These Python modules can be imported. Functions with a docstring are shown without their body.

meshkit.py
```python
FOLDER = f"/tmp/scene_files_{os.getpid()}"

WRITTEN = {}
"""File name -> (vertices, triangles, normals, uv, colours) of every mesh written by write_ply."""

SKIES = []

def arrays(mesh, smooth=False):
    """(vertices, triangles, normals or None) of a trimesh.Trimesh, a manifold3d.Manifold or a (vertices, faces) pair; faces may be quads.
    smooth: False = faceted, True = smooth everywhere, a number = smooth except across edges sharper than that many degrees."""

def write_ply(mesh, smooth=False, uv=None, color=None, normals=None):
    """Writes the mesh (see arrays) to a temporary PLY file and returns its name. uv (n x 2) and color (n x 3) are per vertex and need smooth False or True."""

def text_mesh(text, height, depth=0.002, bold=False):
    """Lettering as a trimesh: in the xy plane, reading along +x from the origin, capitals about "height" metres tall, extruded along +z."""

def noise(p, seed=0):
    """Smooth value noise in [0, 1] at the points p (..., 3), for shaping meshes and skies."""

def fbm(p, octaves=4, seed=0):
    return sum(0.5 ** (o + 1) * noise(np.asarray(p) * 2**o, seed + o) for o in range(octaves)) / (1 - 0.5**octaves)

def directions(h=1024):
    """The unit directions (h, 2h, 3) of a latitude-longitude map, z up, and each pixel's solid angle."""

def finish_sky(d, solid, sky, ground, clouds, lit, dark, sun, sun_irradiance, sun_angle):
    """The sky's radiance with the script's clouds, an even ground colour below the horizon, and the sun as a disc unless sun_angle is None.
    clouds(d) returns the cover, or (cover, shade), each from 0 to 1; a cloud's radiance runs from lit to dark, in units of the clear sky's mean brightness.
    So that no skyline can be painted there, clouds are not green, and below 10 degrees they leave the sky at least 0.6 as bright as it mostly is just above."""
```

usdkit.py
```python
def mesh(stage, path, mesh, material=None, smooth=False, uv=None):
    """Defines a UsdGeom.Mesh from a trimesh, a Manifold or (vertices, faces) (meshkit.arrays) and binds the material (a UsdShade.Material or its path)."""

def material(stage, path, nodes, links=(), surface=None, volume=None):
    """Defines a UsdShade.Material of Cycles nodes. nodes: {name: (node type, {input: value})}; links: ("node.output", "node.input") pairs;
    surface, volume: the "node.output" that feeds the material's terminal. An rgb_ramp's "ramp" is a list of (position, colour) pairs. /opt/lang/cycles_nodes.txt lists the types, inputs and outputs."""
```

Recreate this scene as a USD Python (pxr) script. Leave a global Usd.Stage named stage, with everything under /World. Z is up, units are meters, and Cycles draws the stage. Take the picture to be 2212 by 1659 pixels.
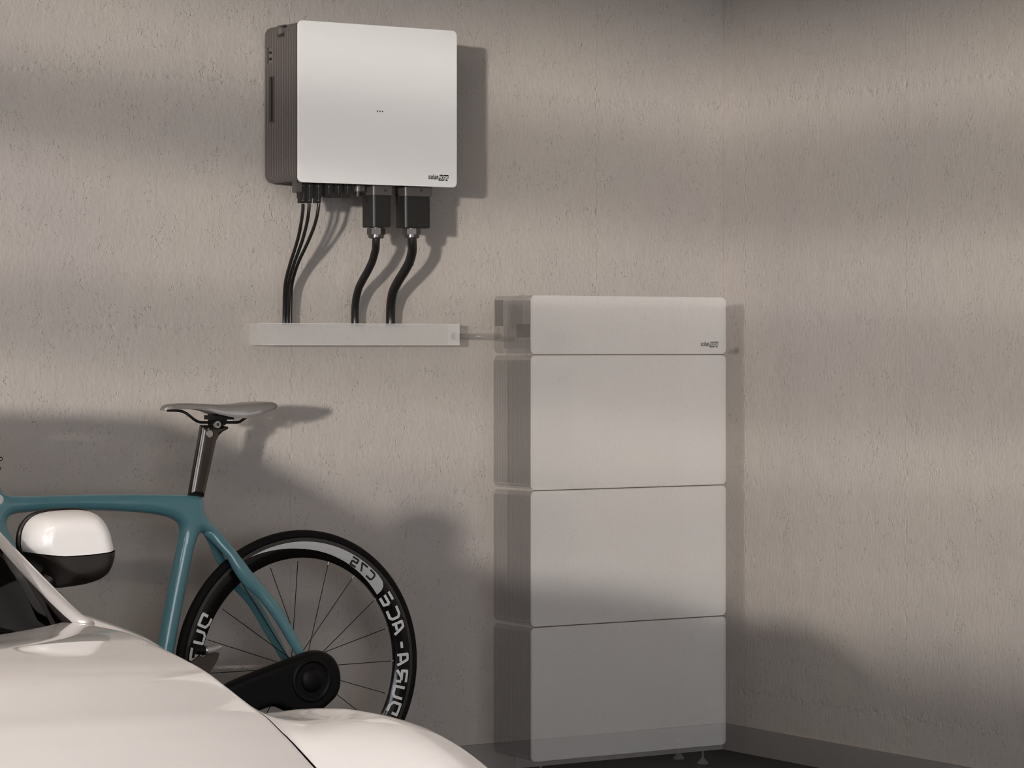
import math, random
import numpy as np, trimesh
from shapely.geometry import Polygon, LineString, Point, box as sbox
from shapely.ops import unary_union
from shapely import affinity, contains_xy
from scipy.spatial import Delaunay
from pxr import Usd, UsdGeom, UsdLux, UsdShade, Sdf, Gf
import usdkit, meshkit

random.seed(7)
rng = np.random.default_rng(7)
stage = Usd.Stage.CreateInMemory()
UsdGeom.SetStageUpAxis(stage, 'Z')
UsdGeom.SetStageMetersPerUnit(stage, 1.0)
UsdGeom.Xform.Define(stage, '/World')
UsdGeom.Scope.Define(stage, '/World/Looks')

# ------------------------------------------------------------------ camera, light, exposure
# back wall is the plane y = 0, right wall the plane x = 0, floor z = 0
FPX, CX, HY = 6263.0, 1106.0, 752.0           # focal length, principal column and horizon row in pixels of a 2212 x 1659 picture
CAM = np.array([-4.876, -6.494, 1.118])
YAW = math.atan2(FPX, 10850 - CX)
RIGHT = np.array([math.cos(YAW), -math.sin(YAW), 0.0])
FORE = np.array([math.sin(YAW), math.cos(YAW), 0.0])
cam = UsdGeom.Camera.Define(stage, '/World/camera')
cam.CreateHorizontalApertureAttr(36.0)
cam.CreateVerticalApertureAttr(36.0 * 1659 / 2212)
cam.CreateFocalLengthAttr(36.0 * FPX / 2212)
cam.CreateVerticalApertureOffsetAttr(-36.0 * (829.5 - HY) / 2212)
cam.CreateClippingRangeAttr(Gf.Vec2f(0.05, 100.0))
cam.CreateExposureAttr(0.05)
cm = Gf.Matrix4d(1.0)
cm.SetRow(0, Gf.Vec4d(*RIGHT, 0)); cm.SetRow(1, Gf.Vec4d(0, 0, 1, 0)); cm.SetRow(2, Gf.Vec4d(*(-FORE), 0)); cm.SetRow(3, Gf.Vec4d(*CAM, 1))
cam.AddTransformOp().Set(cm)

SUN_DIR = np.array([1.09, 1.0, -0.075])        # low evening sun through the slatted window in the left wall
sun = UsdLux.DistantLight.Define(stage, '/World/sun')
sun.CreateAngleAttr(2.0)
sun.CreateIntensityAttr(550.0)
sun.CreateColorAttr(Gf.Vec3f(1.0, 0.94, 0.875))
zc = -SUN_DIR / np.linalg.norm(SUN_DIR)
xc = np.cross([0, 0, 1], zc); xc /= np.linalg.norm(xc)
yc = np.cross(zc, xc)
sm = Gf.Matrix4d(1.0)
for i, r in enumerate((xc, yc, zc)):
    sm.SetRow(i, Gf.Vec4d(*map(float, r), 0))
sun.AddTransformOp().Set(sm)
sky = UsdLux.DomeLight.Define(stage, '/World/sky')
sky.CreateIntensityAttr(1.2)
sky.CreateColorAttr(Gf.Vec3f(0.90, 0.96, 1.06))
LAMP = 17.0                                   # strength of the ceiling strip lamps

# ------------------------------------------------------------------ pixel -> place in the room
def ray(px, py):
    return RIGHT * (px - CX) / FPX + FORE - np.array([0, 0, 1.0]) * (py - HY) / FPX
def on_y(px, py, y):
    d = ray(px, py); return CAM + d * (y - CAM[1]) / d[1]
def on_x(px, py, x):
    d = ray(px, py); return CAM + d * (x - CAM[0]) / d[0]
def xz(pts, y):                               # outline in the plane y: list of (x, z)
    return [tuple(on_y(a, b, y)[[0, 2]]) for a, b in pts]

# ------------------------------------------------------------------ scene helpers
used = {}
def numbered(parent, name):
    k = (parent, name); n = used.get(k, 0); used[k] = n + 1
    return name if n == 0 else f'{name}_{n:03d}'
loc_of = {}
def keys(p, label=None, cat=None, group=None, kind=None):
    for k, v in (('label', label), ('category', cat), ('group', group), ('kind', kind)):
        if v: p.SetCustomDataByKey(k, v)
def thing(name, label, cat, loc=(0, 0, 0), group=None, kind=None):
    path = '/World/' + numbered('/World', name)
    x = UsdGeom.Xform.Define(stage, path); x.AddTranslateOp().Set(Gf.Vec3d(*map(float, loc)))
    loc_of[path] = np.array(loc, float)
    keys(x.GetPrim(), label, cat, group, kind)
    return path
def part(parent, name, mesh, mat, smooth=35, label=None, kind=None):
    path = parent + '/' + numbered(parent, name)
    loc = loc_of.get(parent, np.zeros(3)); loc_of[path] = loc
    v, f = (np.array(mesh.vertices), np.array(mesh.faces)) if isinstance(mesh, trimesh.Trimesh) else mesh
    m = usdkit.mesh(stage, path, (v - loc, f), MAT[mat], smooth)
    keys(m.GetPrim(), label, None, None, kind)
    return path
def single(name, mesh, mat, label=None, cat=None, group=None, kind=None, smooth=35):
    path = part('/World', name, mesh, mat, smooth)
    keys(stage.GetPrimAtPath(path), label, cat, group, kind)
    return path
cat_ = trimesh.util.concatenate

# ------------------------------------------------------------------ materials
MAT = {}
def mat(name, color, rough=0.5, metallic=0.0, coat=0.0, spec=0.5, bump=None, alpha=1.0, tint=None):
    n = {'p': ('principled_bsdf', {'base_color': color, 'roughness': rough, 'metallic': metallic, 'coat_weight': coat, 'specular_ior_level': spec, 'alpha': alpha})}
    l = []
    if bump or tint:
        n['g'] = ('texture_coordinate', {})
    if tint:                                  # (scale, amount): slight mottling of the colour itself
        n['tn'] = ('noise_texture', {'scale': tint[0], 'detail': 5.0, 'roughness': 0.6})
        n['tr'] = ('rgb_ramp', {'ramp': [(0.3, [c * (1 - tint[1]) for c in color]), (0.7, [c * (1 + tint[1]) for c in color])]})
        l += [('g.object', 'tn.vector'), ('tn.fac', 'tr.fac'), ('tr.color', 'p.base_color')]
    if bump:                                  # (scale, distance)
        n['bn'] = ('noise_texture', {'scale': bump[0], 'detail': 4.0})
        n['b'] = ('bump', {'strength': 0.6, 'distance': bump[1]})
        l += [('g.object', 'bn.vector'), ('bn.fac', 'b.height'), ('b.normal', 'p.normal')]
    MAT[name] = usdkit.material(stage, '/World/Looks/' + name, n, l, surface='p.BSDF')

def concrete(name, color, along, lines_z, lines_h):
    """Rough-cast concrete: pores, vertical trowel streaks and ragged formwork joints; 'along' is the wall's horizontal axis."""
    n = {'g': ('geometry', {}), 's': ('separate_xyz', {}), 'p': ('principled_bsdf', {'roughness': 0.9, 'specular_ior_level': 0.25})}
    l = [('g.position', 's.vector')]
    n['n1'] = ('noise_texture', {'scale': 1.1, 'detail': 5.0, 'roughness': 0.55})
    n['r1'] = ('rgb_ramp', {'ramp': [(0.3, [c * k for c, k in zip(color, (0.93, 0.93, 0.96))]), (0.5, color), (0.72, [c * k for c, k in zip(color, (1.06, 1.05, 1.0))])]})
    l += [('g.position', 'n1.vector'), ('n1.fac', 'r1.fac')]
    # relief: medium lumps stretched upright + fine grain + pits
    n['m2'] = ('mapping', {'scale': (1, 1, 0.6)}); n['n2'] = ('noise_texture', {'scale': 95.0, 'detail': 3.0, 'roughness': 0.55})
    n['n3'] = ('noise_texture', {'scale': 16.0, 'detail': 3.0})
    l += [('g.position', 'm2.vector'), ('m2.vector', 'n2.vector'), ('g.position', 'n3.vector')]
    n['m4'] = ('mapping', {'scale': (1, 1, 0.8)}); n['v4'] = ('voronoi_texture', {'scale': 105.0, 'randomness': 1.0})
    n['pit'] = ('map_range', {'from_min': 0.05, 'from_max': 0.30, 'to_min': -1.0, 'to_max': 0.0, 'clamp': True})
    n['n5'] = ('noise_texture', {'scale': 13.0, 'detail': 4.0, 'roughness': 0.7})
    n['pk'] = ('map_range', {'from_min': 0.45, 'from_max': 0.60, 'to_min': 0.0, 'to_max': 1.0, 'clamp': True})
    n['pm'] = ('math', {'math_type': 'multiply'})
    n['w4'] = ('noise_texture', {'scale': 70.0, 'detail': 2.0}); n['x4'] = ('vector_math', {'math_type': 'multiply_add', 'vector2': (0.022, 0.022, 0.03)})
    l += [('g.position', 'm4.vector'), ('g.position', 'w4.vector'), ('w4.color', 'x4.vector1'), ('m4.vector', 'x4.vector3'), ('x4.vector', 'v4.vector'), ('v4.distance', 'pit.value'), ('g.position', 'n5.vector'), ('n5.fac', 'pk.value'), ('pit.result', 'pm.value1'), ('pk.result', 'pm.value2')]
    n['h1'] = ('math', {'math_type': 'multiply_add', 'value2': 0.5, 'value3': 0.0})
    n['h2'] = ('math', {'math_type': 'multiply_add', 'value2': 0.9}); n['h3'] = ('math', {'math_type': 'multiply_add', 'value2': 0.42})
    l += [('n2.fac', 'h1.value1'), ('n3.fac', 'h2.value1'), ('h1.value', 'h2.value3'), ('pm.value', 'h3.value1'), ('h2.value', 'h3.value3')]
    last = 'h3.value'
    n['nr'] = ('noise_texture', {'scale': 42.0, 'detail': 3.0})
    l += [('g.position', 'nr.vector')]
    n['rg'] = ('map_range', {'from_min': 0.45, 'from_max': 0.68, 'to_min': 0.35, 'to_max': -1.0, 'clamp': True}); l += [('nr.fac', 'rg.value')]
    for k, (ax, at, w, amt) in enumerate([('z', z, 0.013, 0.5) for z in lines_z] + [(along, h, 0.005, 0.5) for h in lines_h]):
        a, b, c, d, e = (f'{q}{k}' for q in ('la', 'lb', 'lc', 'ld', 'le'))
        n[a] = ('math', {'math_type': 'subtract', 'value2': at}); n[b] = ('math', {'math_type': 'absolute'})
        n[c] = ('map_range', {'from_min': 0.0, 'from_max': w, 'to_min': amt, 'to_max': 0.0, 'clamp': True})
        n[d] = ('math', {'math_type': 'multiply'}); n[e] = ('math', {'math_type': 'add'})
        l += [(f's.{ax}', f'{a}.value1'), (f'{a}.value', f'{b}.value1'), (f'{b}.value', f'{c}.value'), (f'{c}.result', f'{d}.value1'), ('rg.result', f'{d}.value2'), (f'{d}.value', f'{e}.value1'), (last, f'{e}.value2')]
        last = f'{e}.value'
    n['b'] = ('bump', {'strength': 0.8, 'distance': 0.005})
    l += [(last, 'b.height'), ('b.normal', 'p.normal')]
    l += [('r1.color', 'p.base_color')]
    MAT[name] = usdkit.material(stage, '/World/Looks/' + name, n, l, surface='p.BSDF')

CON = (0.452, 0.410, 0.374)
concrete('concrete_back', CON, 'x', [1.172, 1.79], [-1.37, -0.43])
concrete('concrete_right', CON, 'y', [0.17, 1.79], [-0.10, -0.78])
concrete('concrete_plain', (0.40, 0.36, 0.32), 'x', [], [])
mat('ceiling_paint', (0.55, 0.51, 0.47), 0.9)
mat('dark_floor', (0.028, 0.028, 0.028), 0.75, tint=(60, 0.25), bump=(220, 0.0015))
mat('skirting_paint', (0.25, 0.23, 0.218), 0.6, tint=(3, 0.08))
mat('white_enamel', (0.86, 0.845, 0.825), 0.42)
mat('fin_metal', (0.165, 0.143, 0.134), 0.45, 0.15)
mat('fin_core', (0.03, 0.025, 0.023), 0.55)
mat('grey_alloy', (0.11, 0.10, 0.095), 0.4, 0.4)
mat('black_plastic', (0.012, 0.011, 0.010), 0.46)
mat('black_rubber', (0.012, 0.011, 0.010), 0.3)
mat('satin_black', (0.004, 0.0035, 0.0035), 0.45, spec=0.25)
mat('gland_metal', (0.10, 0.09, 0.085), 0.2, 0.7)
mat('screw_metal', (0.45, 0.43, 0.40), 0.3, 0.8)
mat('ink_black', (0.012, 0.012, 0.012), 0.6)
mat('ink_white', (0.75, 0.74, 0.72), 0.6)
mat('bike_teal', (0.115, 0.285, 0.325), 0.26, 0.0, 0.9)
mat('saddle_vinyl', (0.16, 0.145, 0.135), 0.3, 0.0, 0.3)
mat('dark_chrome', (0.09, 0.075, 0.066), 0.12, 0.85, 0.6)
mat('carbon_gloss', (0.006, 0.005, 0.0045), 0.16, 0.0, 0.5, spec=0.3)
mat('tyre_rubber', (0.006, 0.005, 0.005), 0.75, spec=0.2)
mat('brake_track', (0.07, 0.065, 0.06), 0.35, 0.5)
mat('decal_silver', (0.66, 0.65, 0.64), 0.4)
mat('decal_white', (0.86, 0.85, 0.84), 0.5)
mat('steel', (0.52, 0.46, 0.44), 0.35, 0.5)
mat('bracket_brown', (0.10, 0.078, 0.068), 0.35, 0.4)
mat('lever_silver', (0.62, 0.58, 0.55), 0.35, 0.3)
mat('car_paint', (0.83, 0.79, 0.76), 0.35, 0.0, 1.0)
mat('car_trim_black', (0.010, 0.008, 0.007), 0.35)
mat('car_trim_satin', (0.016, 0.012, 0.010), 0.42)
mat('bright_trim', (0.72, 0.68, 0.66), 0.2, 0.35, 0.5)
mat('mirror_glass', (0.7, 0.7, 0.7), 0.03, 1.0)
mat('wheel_alloy', (0.5, 0.5, 0.5), 0.3, 0.9)
mat('interior_dark', (0.02, 0.018, 0.017), 0.7)
mat('frame_paint', (0.30, 0.28, 0.26), 0.6)
# the see-through units: pale and dark translucent plastic
mat('ghost_white', (0.95, 0.93, 0.90), 0.5, alpha=0.38)
mat('ghost_clear', (0.75, 0.72, 0.69), 0.5, alpha=0.06)
mat('ghost_dark', (0.10, 0.09, 0.087), 0.5, alpha=0.34)
mat('ghost_rib', (0.20, 0.185, 0.18), 0.45, alpha=0.22)
mat('ghost_ink', (0.02, 0.02, 0.02), 0.6, alpha=0.55)
mat('ghost_ink_pale', (0.75, 0.74, 0.72), 0.6, alpha=0.5)
mat('ghost_foot', (0.40, 0.38, 0.36), 0.35, 0.3, alpha=0.30)
MAT['lamp_glow'] = usdkit.material(stage, '/World/Looks/lamp_glow', {'e': ('emission', {'color': (1.0, 0.90, 0.82), 'strength': LAMP})}, surface='e.emission')
MAT['tinted_glass'] = usdkit.material(stage, '/World/Looks/tinted_glass', {
    't': ('transparent_bsdf', {'color': (0.10, 0.09, 0.085)}), 'g': ('glossy_bsdf', {'color': (0.9, 0.9, 0.9), 'roughness': 0.02}),
    'f': ('layer_weight', {'blend': 0.5}), 'q': ('math', {'math_type': 'power', 'value2': 5.0}), 'a': ('math', {'math_type': 'multiply_add', 'value2': 0.12, 'value3': 0.02}), 'm': ('mix_closure', {})},
    [('f.facing', 'q.value1'), ('q.value', 'a.value1'), ('a.value', 'm.fac'), ('t.BSDF', 'm.closure1'), ('g.BSDF', 'm.closure2')], surface='m.closure')

# ------------------------------------------------------------------ mesh helpers
def bx(x0, x1, y0, y1, z0, z1):
    m = trimesh.creation.box([x1 - x0, y1 - y0, z1 - z0]); m.apply_translation([(x0 + x1) / 2, (y0 + y1) / 2, (z0 + z1) / 2]); return m
def ext_y(poly, y0, y1):                      # a polygon of (x, z) extruded from y0 to y1
    out = []
    for g in getattr(poly, 'geoms', [poly]):
        m = trimesh.creation.extrude_polygon(g, y1 - y0, engine='earcut')
        out.append(trimesh.Trimesh(m.vertices[:, [0, 2, 1]] + [0, y0, 0], m.faces[:, ::-1], process=False))
    return cat_(out)
def ext_x(poly, x0, x1):                      # a polygon of (y, z) extruded from x0 to x1
    out = []
    for g in getattr(poly, 'geoms', [poly]):
        m = trimesh.creation.extrude_polygon(g, x1 - x0, engine='earcut')
        out.append(trimesh.Trimesh(m.vertices[:, [2, 0, 1]] + [x0, 0, 0], m.faces, process=False))
    return cat_(out)
def rrect(x0, x1, z0, z1, r, n=6):
    return sbox(x0 + r, z0 + r, x1 - r, z1 - r).buffer(r, quad_segs=n)
def rplate(x0, x1, y0, y1, z0, z1, r, b=0.0015):
    """Rounded plate facing -y with a small rounded edge on its front."""
    rows = [(0, y1), (0, y0 + b), (b * 0.3, y0 + b * 0.3), (b, y0)]
    base = np.array(rrect(x0, x1, z0, z1, r).exterior.coords)[:-1]
    c = np.array([(x0 + x1) / 2, (z0 + z1) / 2]); hs = np.array([(x1 - x0) / 2, (z1 - z0) / 2])
    v, n = [], len(base)
    for ins, y in rows:
        s = (hs - ins) / hs
        q = c + (base - c) * s
        v += [[a, y, d] for a, d in q]
    f = []
    area = np.sum(base[:, 0] * np.roll(base[:, 1], -1) - np.roll(base[:, 0], -1) * base[:, 1])
    for k in range(len(rows) - 1):
        for i in range(n):
            j = (i + 1) % n
            a, b_, c_, d = k * n + i, k * n + j, (k + 1) * n + j, (k + 1) * n + i
            f += [[a, b_, c_], [a, c_, d]]
    v.append([c[0], y0, c[1]]); m = len(v) - 1; k = len(rows) - 1
    for i in range(n):
        f.append([k * n + i, k * n + (i + 1) % n, m])
    f = np.array(f)
    if area < 0: f = f[:, ::-1]
    return trimesh.Trimesh(np.array(v), f, process=False)
def cyl(p0, p1, r, n=24, r1=None):
    p0, p1 = np.array(p0, float), np.array(p1, float)
    return tube([p0, p1], [r, r if r1 is None else r1], n)
def tube(path, radii, n=16, squash=None, up=(0, 1, 0)):
    """Swept tube with capped ends. squash: (along up-axis factor, across factor)."""
    P = np.array(path, float); R = np.broadcast_to(np.asarray(radii, float), (len(P),))
    T = np.gradient(P, axis=0); T /= np.linalg.norm(T, axis=1, keepdims=True)
    up = np.array(up, float)
    v = []
    A = None
    for i in range(len(P)):
        a = up - T[i] * (up @ T[i])
        if np.linalg.norm(a) < 0.15:
            a = np.array([1.0, 0, 0]) - T[i] * T[i][0] if A is None else A - T[i] * (A @ T[i])
        a /= np.linalg.norm(a); A = a
        b = np.cross(T[i], a)
        sa, sb = squash if squash else (1, 1)
        t = np.arange(n) / n * 2 * math.pi
        v.append(P[i] + R[i] * (np.outer(np.cos(t) * sa, a) + np.outer(np.sin(t) * sb, b)))
    k = len(P); V = np.vstack(v + [P[:1], P[-1:]])
    f = []
    for i in range(k - 1):
        for j in range(n):
            j2 = (j + 1) % n
            f += [[i * n + j, i * n + j2, (i + 1) * n + j2], [i * n + j, (i + 1) * n + j2, (i + 1) * n + j]]
    for j in range(n):
        j2 = (j + 1) % n
        f += [[k * n, j2, j], [k * n + 1, (k - 1) * n + j, (k - 1) * n + j2]]
    return trimesh.Trimesh(V, np.array(f), process=False)
def spline(pts, n=60):
    P = np.array(pts, float)
    d = np.r_[0, np.cumsum(np.linalg.norm(np.diff(P[:, :3] if P.shape[1] > 2 else P, axis=0), axis=1))]
    from scipy.interpolate import PchipInterpolator
    return PchipInterpolator(d, P, axis=0)(np.linspace(0, d[-1], n))
def lathe_y(profile, c, n=96, closed=True):
    """profile: (r, y) pairs, turned about the axis along y through c = (x, z)."""
    pr = np.array(profile, float); m = len(pr); t = np.arange(n) / n * 2 * math.pi
    v = np.stack([c[0] + np.outer(np.sin(t), pr[:, 0]), np.broadcast_to(pr[:, 1], (n, m)), c[1] + np.outer(np.cos(t), pr[:, 0])], -1).reshape(-1, 3)
    f = []
    for i in range(n):
        i2 = (i + 1) % n
        for j in range(m if closed else m - 1):
            j2 = (j + 1) % m
            f += [[i * m + j, i * m + j2, i2 * m + j2], [i * m + j, i2 * m + j2, i2 * m + j]]
    mesh = trimesh.Trimesh(v, np.array(f), process=False)
    if closed and mesh.volume < 0: mesh.invert()
    return mesh
def chaikin(pts, it=2):
    P = np.array(pts, float)
    for _ in range(it):
        Q = np.roll(P, -1, axis=0)
        P = np.stack([0.75 * P + 0.25 * Q, 0.25 * P + 0.75 * Q], 1).reshape(-1, P.shape[1])
    return P
def inflate(poly, y0, T, R, step, rings=6, front=None, back=None, region=None):
    """A rounded body from an outline of (x, z): half thickness grows from 0 at the edge to T at the depth R inside. region: only that part of it."""
    front = T if front is None else front; back = T if back is None else back
    pts, h = [], []
    def put(g, t):
        for q in getattr(g, 'geoms', [g]):
            if q.is_empty: continue
            for line in [q.exterior] + list(q.interiors):
                k = max(6, int(line.length / step))
                for i in range(k):
                    p = line.interpolate(i / k, normalized=True); pts.append((p.x, p.y)); h.append(t)
    for k in range(rings + 1):
        th = k / rings * math.pi / 2
        d = R * (1 - math.cos(th))
        put(poly if k == 0 else poly.buffer(-d), math.sin(th))
    inner = poly.buffer(-R - step * 0.7)
    if not inner.is_empty:
        a, b, c, d = inner.bounds
        gx, gz = np.meshgrid(np.arange(a, c, step * 2), np.arange(b, d, step * 2))
        ok = contains_xy(inner, gx.ravel(), gz.ravel())
        for x, z in zip(gx.ravel()[ok], gz.ravel()[ok]): pts.append((x, z)); h.append(1.0)
    if region is not None:
        P0 = np.array(pts)
        ok = contains_xy(region, P0[:, 0], P0[:, 1])
        pts = [p for p, o in zip(pts, ok) if o]; h = [q for q, o in zip(h, ok) if o]
        cut = region.intersection(poly)
        k = int(cut.exterior.length / step)
        for i in range(k):
            p = cut.exterior.interpolate(i / k, normalized=True)
            dd = poly.exterior.distance(p)
            t = 1.0 if dd >= R else math.sqrt(max(0, 1 - (1 - dd / R) ** 2))
            pts.append((p.x, p.y)); h.append(t)
        poly = cut
    P, H = np.array(pts), np.array(h)
    keep = np.unique(np.round(P / 1e-5).astype(np.int64), axis=0, return_index=True)[1]
    P, H = P[keep], H[keep]
    tri = Delaunay(P).simplices
    cen = P[tri].mean(1)
    tri = tri[contains_xy(poly, cen[:, 0], cen[:, 1])]
    e1, e2 = P[tri[:, 1]] - P[tri[:, 0]], P[tri[:, 2]] - P[tri[:, 0]]
    ar = e1[:, 0] * e2[:, 1] - e1[:, 1] * e2[:, 0]
    tri = tri[np.abs(ar) > 1e-12]; ar = ar[np.abs(ar) > 1e-12]
    tri[ar < 0] = tri[ar < 0][:, ::-1]
    n = len(P)
    vf = np.c_[P[:, 0], y0 - H * front, P[:, 1]]; vb = np.c_[P[:, 0], y0 + H * back, P[:, 1]]
    m = trimesh.Trimesh(np.vstack([vf, vb]), np.vstack([tri, tri[:, ::-1] + n]), process=False)
    m.merge_vertices(digits_vertex=6)
    return m
def grid(fn, us, vs, flip=False, thick=None):
    V = np.array([[fn(u, v) for v in vs] for u in us]); a, b = len(us), len(vs)
    f = []
    for i in range(a - 1):
        for j in range(b - 1):
            p, q, r, s = i * b + j, i * b + j + 1, (i + 1) * b + j + 1, (i + 1) * b + j
            f += [[p, q, r], [p, r, s]]
    f = np.array(f)
    if flip: f = f[:, ::-1]
    V = V.reshape(-1, 3)
    if thick is not None:                     # give the sheet a thickness along a fixed direction, with closed rims
        n = len(V); W = V + np.array(thick)
        rim = [i * b for i in range(a)] + [(a - 1) * b + j for j in range(1, b)] + [i * b + b - 1 for i in range(a - 2, -1, -1)] + [j for j in range(b - 2, 0, -1)]
        g = []
        for k in range(len(rim)):
            p, q = rim[k], rim[(k + 1) % len(rim)]
            g += [[p, q, q + n], [p, q + n, p + n]] if not flip else [[q, p, p + n], [q, p + n, q + n]]
        V = np.vstack([V, W]); f = np.vstack([f, f[:, ::-1] + n, np.array(g)])
    m = trimesh.Trimesh(V, f, process=False)
    return m
def cut(a, *bs):
    return trimesh.boolean.difference([a, *bs], engine='manifold')

# ------------------------------------------------------------------ the room
XL, YF, ZC = -7.2, -9.6, 2.70
single('floor', bx(XL - .2, .2, YF - 6, .2, -.2, 0), 'dark_floor', 'very dark grey garage floor below the skirting', 'floor', kind='structure')
def wall(name, mesh, m, label, panels=()):
    p = thing(name, label, 'wall', kind='structure')
    part(p, 'wall_core', mesh, 'concrete_plain', False)
    for q in panels: part(p, 'concrete_panel', q, m, False)
    return p
def panel_grid(xs, zs, make):
    g = 0.00012
    return [make(xs[i] + g, xs[i + 1] - g, zs[j] + g, zs[j + 1] - g) for i in range(len(xs) - 1) for j in range(len(zs) - 1)]
wall('wall_back', bx(XL - .2, .2, .006, .2, 0, ZC), 'concrete_back', 'pale rough concrete back wall carrying the wall box and cables',
     panel_grid([XL, -5.2, -3.2, -1.37, -.43, 0.0], [0, 1.172, 1.79, ZC], lambda a, b, c, d: bx(a, b, 0, .012, c - .0001, d + .0001)))
wall('wall_right', bx(.006, .2, YF - .2, .006, 0, ZC), 'concrete_right', 'pale rough concrete wall on the right of the corner',
     panel_grid([YF, -6.4, -4.3, -2.2, -.78, 0.0], [0, ZC], lambda a, b, c, d: bx(0, .012, a, b, c, d)))
wf = thing('wall_front', 'plain concrete front wall with the open garage doorway', 'wall', kind='structure')
for b in (bx(XL - .2, -6.2, YF - .2, YF, 0, ZC), bx(-1.0, .2, YF - .2, YF, 0, ZC), bx(-6.2, -1.0, YF - .2, YF, 2.25, ZC)):
    part(wf, 'wall_block', b, 'concrete_plain', False)
wy0, wy1, wz0, wz1 = -9.3, -3.0, 0.86, 2.44
wl = thing('wall_left', 'plain concrete side wall with a long slatted window', 'wall', kind='structure')
for b in (bx(XL - .2, XL, YF - .2, wy0, 0, ZC), bx(XL - .2, XL, wy1, .2, 0, ZC), bx(XL - .2, XL, wy0, wy1, 0, wz0), bx(XL - .2, XL, wy0, wy1, wz1, ZC)):
    part(wl, 'wall_block', b, 'concrete_plain', False)
win = thing('window_1', 'long slatted window opening in the side wall', 'window', (XL, (wy0 + wy1) / 2, wz0), kind='structure')
for z, w in ((2.06, .115), (1.55, .075), (1.10, .06)):
    part(win, 'window_bar', bx(XL - .06, XL - .02, wy0, wy1, z - w / 2, z + w / 2), 'frame_paint', False)
single('ceiling', bx(XL - .2, .2, YF - .2, .2, ZC, ZC + .15), 'ceiling_paint', 'pale flat garage ceiling', 'ceiling', kind='structure')
BH = .0715
single('baseboard_back', bx(XL, -.012, -.012, 0, 0, BH), 'skirting_paint', 'dark grey skirting along the back wall', 'baseboard', kind='structure', smooth=False)
single('baseboard_right', bx(-.012, 0, YF, -.0, 0, BH), 'skirting_paint', 'dark grey skirting along the right wall', 'baseboard', kind='structure', smooth=False)
for k, (x, y) in enumerate(((-3.6, -2.6), (-3.6, -5.0), (-3.6, -7.4))):
    t = thing('ceiling_light', ['white ceiling strip lamp nearest the back wall', 'white ceiling strip lamp in the middle of the room', 'white ceiling strip lamp nearest the front wall'][k], 'lamp', (x, y, ZC), group='ceiling strip lamps')
    part(t, 'housing', bx(x - .95, x + .95, y - .14, y + .14, ZC - .05, ZC), 'white_enamel', False)
    part(t, 'diffuser', bx(x - .92, x + .92, y - .11, y + .11, ZC - .062, ZC - .0495), 'lamp_glow', False)

# ------------------------------------------------------------------ the wall box
Yp = -.20
X0, X1, Z0, Z1 = -1.456, -.997, 1.527, 1.927
inv = thing('inverter', 'white-fronted wall box with dark ribbed sides, hung above the cable tray', 'inverter', ((X0 + X1) / 2, -.015, Z0))
part(inv, 'front_panel', rplate(X0, X1, Yp, Yp + .006, Z0, Z1, .0125), 'white_enamel', 30, label='flat white front cover with rounded corners')
bX0, bX1, bZ0, bZ1 = X0 + .004, X1 - .004, Z0 + .006, Z1 - .001
part(inv, 'body', ext_y(rrect(bX0 + .0055, bX1 - .0055, bZ0 + .0055, bZ1 - .0055, .018), Yp + .006, -.012), 'fin_core', 30)
part(inv, 'wall_bracket', bx(bX0 + .06, bX1 - .06, -.012, 0, bZ0 + .08, bZ1 - .06), 'fin_metal', False)
NF = 14
pitch = (.182) / NF
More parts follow.
